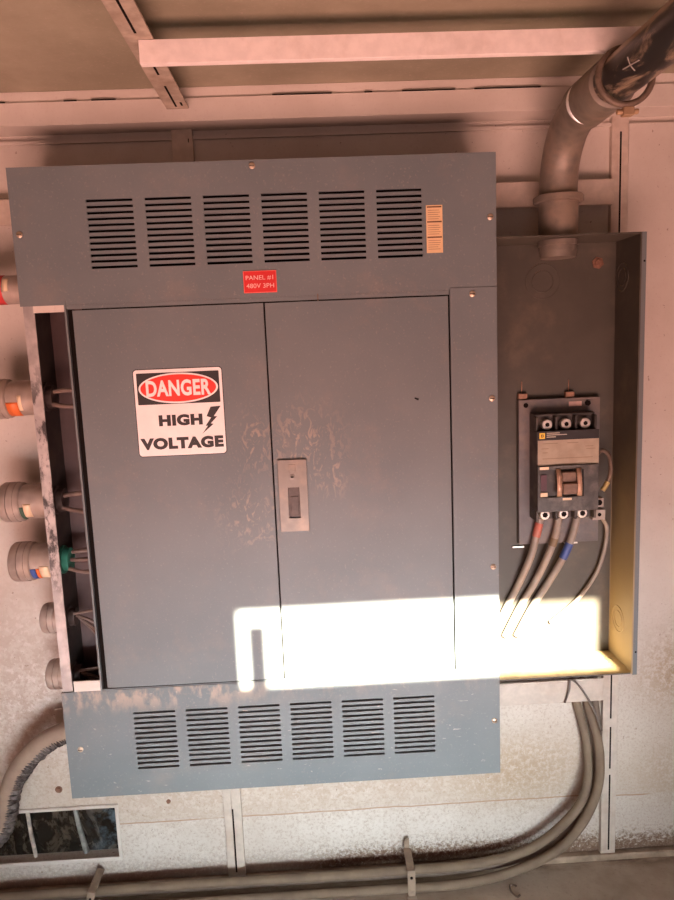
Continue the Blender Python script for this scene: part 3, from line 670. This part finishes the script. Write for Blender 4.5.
# neutral lugs and linkage at the right of the breaker
q = MB().box(1.069, 1.090, 0.088, 0.1078, 0.513, 0.531); q.box(1.066, 1.092, 0.084, 0.1078, 0.487, 0.508); q.mi = 1
q.lathe((1.081, 0.088, 0.522), (0, -1, 0), [(0, 0.006), (0.001, 0.006), (0.0011, 0.0001)], 14); q.lathe((1.080, 0.084, 0.498), (0, -1, 0), [(0, 0.004), (0.001, 0.004), (0.0011, 0.0001)], 10)
q.build('neutral_lug', [simple('dull_lug', (0.36, 0.31, 0.27), 0.5, 0.4), DARK], cb, bev=0.001)
q = MB().tube(smooth([(1.078, 0.100, 0.617), (1.086, 0.088, 0.629), (1.097, 0.082, 0.618), (1.100, 0.080, 0.590), (1.095, 0.080, 0.566), (1.085, 0.080, 0.552)]), 0.0042, 10); q.build('linkage', DULLIRON, cb)
q = MB().tube([(1.094, 0.0795, 0.566), (1.089, 0.0790, 0.557), (1.083, 0.0785, 0.549)], 0.0052, 10); q.build('linkage_tip', BRASS, cb)
q = MB().tube([(1.0745, 0.104, 0.61), (1.0745, 0.104, 0.53)], 0.006, 10); q.build('rod', DULLIRON, cb)
MB().box(0.912, 0.936, 0.118, 0.1222, 0.4265, 0.4295).build('lower_hanger', SILVER, cb)
MB().box(1.020, 1.046, 0.112, 0.1222, 0.4315, 0.4345).build('lower_hanger', SILVER, cb)

# load wires leaving the breaker
def taped(pts, r, lab, i0, i1, tmat, tl_):
    t = thing('power_cable', lab, 'cable', pts[0], 'cables leaving the breaker')
    sp = smooth(pts, 8)
    MB().tube(sp, r, 12).build('sheath', GREYWIRE, t)
    o = MB().tube(sp[i0:i1], r * 1.12, 12).build('tape', tmat, t); o['label'] = tl_
    return t
taped([(0.963, 0.098, 0.4920), (0.954, 0.097, 0.455), (0.943, 0.100, 0.41), (0.922, 0.112, 0.35), (0.897, 0.114, 0.30), (0.868, 0.114, 0.235)], 0.0075, 'grey cable with red tape, leftmost of the cables leaving the breaker', 2, 9, DULLRED, 'red tape')
taped([(1.001, 0.098, 0.4920), (0.994, 0.097, 0.455), (0.979, 0.100, 0.41), (0.955, 0.112, 0.35), (0.926, 0.114, 0.30), (0.893, 0.114, 0.235)], 0.0075, 'grey cable with brown tape, middle of the three thick cables leaving the breaker', 9, 13, BROWNTAPE, 'brown tape')
taped([(1.039, 0.098, 0.4920), (1.030, 0.097, 0.455), (1.011, 0.100, 0.405), (0.985, 0.112, 0.35), (0.953, 0.114, 0.30), (0.918, 0.114, 0.235)], 0.0075, 'grey cable with blue tape, rightmost of the three thick cables leaving the breaker', 11, 17, BLUETAPE, 'blue tape')
wire('ground_wire', [(1.093, 0.100, 0.486), (1.106, 0.108, 0.46), (1.102, 0.112, 0.41), (1.085, 0.114, 0.36), (1.045, 0.115, 0.305), (0.99, 0.115, 0.26)], 0.0042, GREYWIRE, 'thin bare-looking wire dropping from the lugs right of the breaker', 'wire')

# ------------------------------------------------------------------ bent conduit above the box
cd = thing('conduit_elbow', 'weathered galvanised conduit elbow rising from the breaker box', 'conduit', (0.987, 0.07, 1.042))
MB().lathe((0.987, 0.07, 1.0425), (0, 0, 1), [(0, 0.0365), (0.062, 0.0365), (0.0625, 0.0375), (0.064, 0.0375)], 32).build('adapter', PIPEGALV, cd)
MB().lathe((0.987, 0.07, 1.006), (0, 0, 1), [(0, 0.027), (0.0005, 0.033), (0.012, 0.0340), (0.0125, 0.0345), (0.022, 0.0345), (0.0225, 0.036), (0.032, 0.036), (0.0325, 0.030)], 28).build('locknut', PIPEGALV, cd)
MB().lathe((0.987, 0.07, 1.1070), (0, 0, 1), [(0, 0.043), (0.001, 0.0460), (0.011, 0.0460), (0.013, 0.043), (0.0155, 0.033)], 12, True).build('collar', PIPEGALV, cd)
arc = [(0.987, 0.07, 1.1195), (0.987, 0.0695, 1.140), (0.987, 0.062, 1.172), (0.987, 0.042, 1.203), (0.987, 0.012, 1.226), (0.988, -0.020, 1.2365), (0.988, -0.052, 1.2405)]
sp = smooth(arc, 6)
MB().tube(sp, 0.0345, 28).build('elbow', PIPEGALV, cd)
pd = Vector((-0.025, -1.0, -0.038)).normalized()
c0 = Vector((0.988, -0.051, 1.2405))
MB().lathe(c0 - pd * 0.006, pd, [(0, 0.0350), (0.004, 0.0390), (0.120, 0.0385), (0.126, 0.0372), (0.130, 0.030)], 32).build('coupling', PIPEGALV, cd)
o = MB().tube([c0 + pd * 0.030 + Vector((-math.cos(a), 0, -math.sin(a))) * 0.0383 for a in [math.radians(-40 + 6 * i) for i in range(20)]], [0.0004 + 0.0036 * math.sin(math.pi * i / 19) for i in range(20)], 8)
o = o.build('worn_edge', BRIGHT, cd); o['label'] = 'bright bare metal scuff'
pp = thing('conduit_pipe', 'black dusty pipe running forward under the ceiling from the galvanised elbow', 'pipe', tuple(c0 + pd * 0.08))
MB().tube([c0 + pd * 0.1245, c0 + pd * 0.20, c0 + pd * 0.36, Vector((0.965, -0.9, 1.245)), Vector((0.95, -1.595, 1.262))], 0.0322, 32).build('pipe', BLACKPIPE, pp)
q = MB()
cdir = (Vector((0.50887, -1.28313, 0.85699)) - (c0 + pd * 0.26)); cdir = (cdir - pd * cdir.dot(pd)).normalized()
side = pd.cross(cdir)
def on_pipe(s, ang, r=0.0324): return c0 + pd * s + cdir * (r * math.cos(ang)) + side * (r * math.sin(ang))
q.tube([on_pipe(0.225 + 0.0065 * i, -0.15 + 0.02 * i) for i in range(8)], 0.0009, 6)
q.tube([on_pipe(0.247, -0.42 + 0.09 * i) for i in range(8)], 0.0009, 6)
q.build('chalk_mark', simple('pale_chalk', (0.33, 0.30, 0.27), 0.8), pp)
# loose pipe ring around coupling
hg = thing('pipe_hanger', 'rusty split ring hanger loose around the black pipe beside the ceiling cross rail', 'hanger', tuple(c0 + pd * 0.16))
ctr = c0 + pd * 0.1645 + Vector((0.0, 0, -0.006))
u = Vector((1, 0, 0)); u = (u - pd * u.dot(pd)).normalized(); w = pd.cross(u)
tilt = pd * -0.004
MB().tube([ctr + u * (0.0395 * math.cos(2 * math.pi * i / 40)) + w * (0.0395 * math.sin(2 * math.pi * i / 40)) + tilt * math.sin(2 * math.pi * i / 40) for i in range(40)], 0.0048, 10, closed=True).build('ring', DULLIRON, hg)
bt = ctr + Vector((0.004, 0.0, -0.049))
q = MB().box(bt.x - 0.008, bt.x + 0.008, bt.y - 0.006, bt.y + 0.006, bt.z - 0.006, bt.z + 0.006); q.lathe((bt.x - 0.016, bt.y, bt.z), (1, 0, 0), [(0, 0.004), (0.032, 0.004)], 10)
q.build('clamp_bolt', simple('rusty_clamp', (0.40, 0.26, 0.15), 0.6, 0.3), hg, bev=0.001)

# ------------------------------------------------------------------ torn flexible conduit at lower left
fc = thing('flexible_conduit', 'tan flexible conduit with a torn jacket curving out of the lower left of the panel', 'conduit', (0.002, 0.065, 0.09))
path = [(0.0025, 0.062, 0.110), (-0.030, 0.062, 0.104), (-0.070, 0.062, 0.086), (-0.111, 0.062, 0.049), (-0.134, 0.062, 0.017), (-0.152, 0.062, -0.022), (-0.162, 0.062, -0.062), (-0.176, 0.062, -0.097), (-0.205, 0.062, -0.125), (-0.26, 0.062, -0.150)]
sp = smooth(path, 14)
MB().tube(sp, 0.0195, 22).build('jacket', JACKET, fc)
cr = MB(); pts = []; rad = []
for i in range(4, len(sp) - 14):
    tt = (sp[min(i + 1, len(sp) - 1)] - sp[i - 1]).normalized()
    inn = Vector((-tt.z, 0, tt.x))                       # towards the inside of the bend
    if inn.x < 0: inn = -inn
    grow = min(1.0, (i - 3) / 30)
    pts.append(sp[i] + inn * (0.0068 + 0.004 * grow + random.uniform(-0.0008, 0.0012)) + Vector((0, -0.004, 0)))
    rad.append(0.0130 + (0.0022 if i % 2 else -0.0012) + random.uniform(-0.0008, 0.0012))
cr.tube(pts, rad, 16); o = cr.build('torn_core', CORE, fc); o['label'] = 'dark corrugated core showing through the tear'

# ------------------------------------------------------------------ cables along the floor
ca = [(1.046, 0.1402, 0.115), (1.050, 0.1402, 0.09), (1.066, 0.139, 0.03), (1.080, 0.130, -0.05), (1.068, 0.110, -0.135), (1.018, 0.106, -0.205), (0.93, 0.102, -0.262), (0.80, 0.098, -0.283), (0.674, 0.096, -0.284), (0.48, 0.096, -0.286), (0.28, 0.098, -0.286), (0.03, 0.100, -0.288), (-0.30, 0.100, -0.290)]
cb2 = [(1.068, 0.1398, 0.115), (1.074, 0.1395, 0.09), (1.088, 0.132, 0.03), (1.099, 0.112, -0.04), (1.090, 0.098, -0.12), (1.052, 0.093, -0.20), (0.985, 0.088, -0.262), (0.87, 0.084, -0.302), (0.76, 0.080, -0.3135), (0.672, 0.080, -0.3135), (0.48, 0.080, -0.3140), (0.28, 0.080, -0.3140), (0.03, 0.080, -0.3140), (-0.30, 0.080, -0.3140)]
cb3 = [(1.090, 0.1405, 0.115), (1.094, 0.1405, 0.09), (1.1035, 0.141, 0.03), (1.104, 0.136, -0.05), (1.088, 0.1145, -0.14), (1.035, 0.114, -0.222), (0.95, 0.113, -0.280), (0.82, 0.112, -0.303), (0.67, 0.111, -0.3065), (0.48, 0.113, -0.3070), (0.0, 0.115, -0.3080), (-0.30, 0.115, -0.3080)]
wire('floor_cable', ca, 0.0098, CABLE, 'upper dust-coated cable of the bundle bending from the box down along the floor', 'cable', 'cables on the floor')
wire('floor_cable', cb2, 0.0100, CABLE, 'front lowest dust-coated cable of the bundle lying along the floor', 'cable', 'cables on the floor')
wire('floor_cable', cb3, 0.0080, simple('dark_cable', (0.17, 0.125, 0.095), 0.7), 'dark cable tucked between the two dusty cables on the floor', 'cable', 'cables on the floor')
def clip(x, lab, lean, tail=True):
    t = thing('cable_clip', lab, 'clip', (x, 0.07, -0.325), 'cable clips')
    mlean = Matrix.Translation((x, 0, -0.325)) @ Matrix.Rotation(lean, 4, 'Y') @ Matrix.Translation((-x, 0, 0.325))
    s = MB()
    s.box(x - 0.0085, x + 0.0085, 0.0655, 0.0685, -0.325, -0.262, mlean); s.box(x - 0.0085, x + 0.0085, 0.0685, 0.136, -0.265, -0.262, mlean)
    if tail: s.box(x - 0.006, x + 0.006, 0.137, 0.140, -0.265, -0.240, mlean)
    s.build('strap', simple('dusty_strap', (0.30, 0.22, 0.16), 0.7, 0.1, 0.15, 60), t, bev=0.001)
    s = MB(); hb = mlean @ Vector((x, 0.0655, -0.278)); s.lathe(hb, (0, -1, 0), [(0, 0.003), (0.002, 0.003), (0.0022, 0.0001)], 8); s.build('clip_screw', DARK, t)
    s = MB().box(x - 0.010, x + 0.010, 0.034, 0.0650, -0.325, -0.3215); s.build('foot', simple('pale_foot', (0.50, 0.42, 0.34), 0.6), t, bev=0.001)
    return t
clip(0.674, 'dusty strap clip holding the floor cables below the middle of the panel', 0.0)
clip(-0.022, 'leaning strap clip holding the floor cables at the lower left under the window', 0.25, False)
wire('tie_wire', [(1.026, 0.1235, 0.072), (1.034, 0.118, 0.105), (1.037, 0.119, 0.126), (1.055, 0.112, 0.112), (1.080, 0.106, 0.068), (1.106, 0.118, 0.005)], 0.0022, simple('dark_tie_wire', (0.16, 0.13, 0.11), 0.6), 'thin dark loose wire end looped over the strut under the breaker box', 'wire')
wire('bent_wire', [(0.905, 0.075, -0.3228), (0.892, 0.080, -0.3228), (0.888, 0.062, -0.3228), (0.897, 0.046, -0.3228), (0.905, 0.050, -0.3228)], 0.0020, DULLIRON, 'small bent scrap of dark wire lying on the dusty floor', 'wire scrap')
# bolts on the wall
def wbolt(x, z, r, lab):
    q = MB().lathe((x, YW, z), (0, -1, 0), [(0, r), (0.001, r), (0.002, r * 0.65), (0.005, r * 0.6), (0.0055, 0.0001)], 12)
    tag(q.build('wall_bolt', RUST), lab, 'bolt', 'bolts in the wall')
wbolt(-0.086, -0.078, 0.008, 'rusty bolt in the wall just above the low window')
wbolt(0.150, -0.122, 0.005, 'small rusty bolt in the wall under the panel, right of the low window')
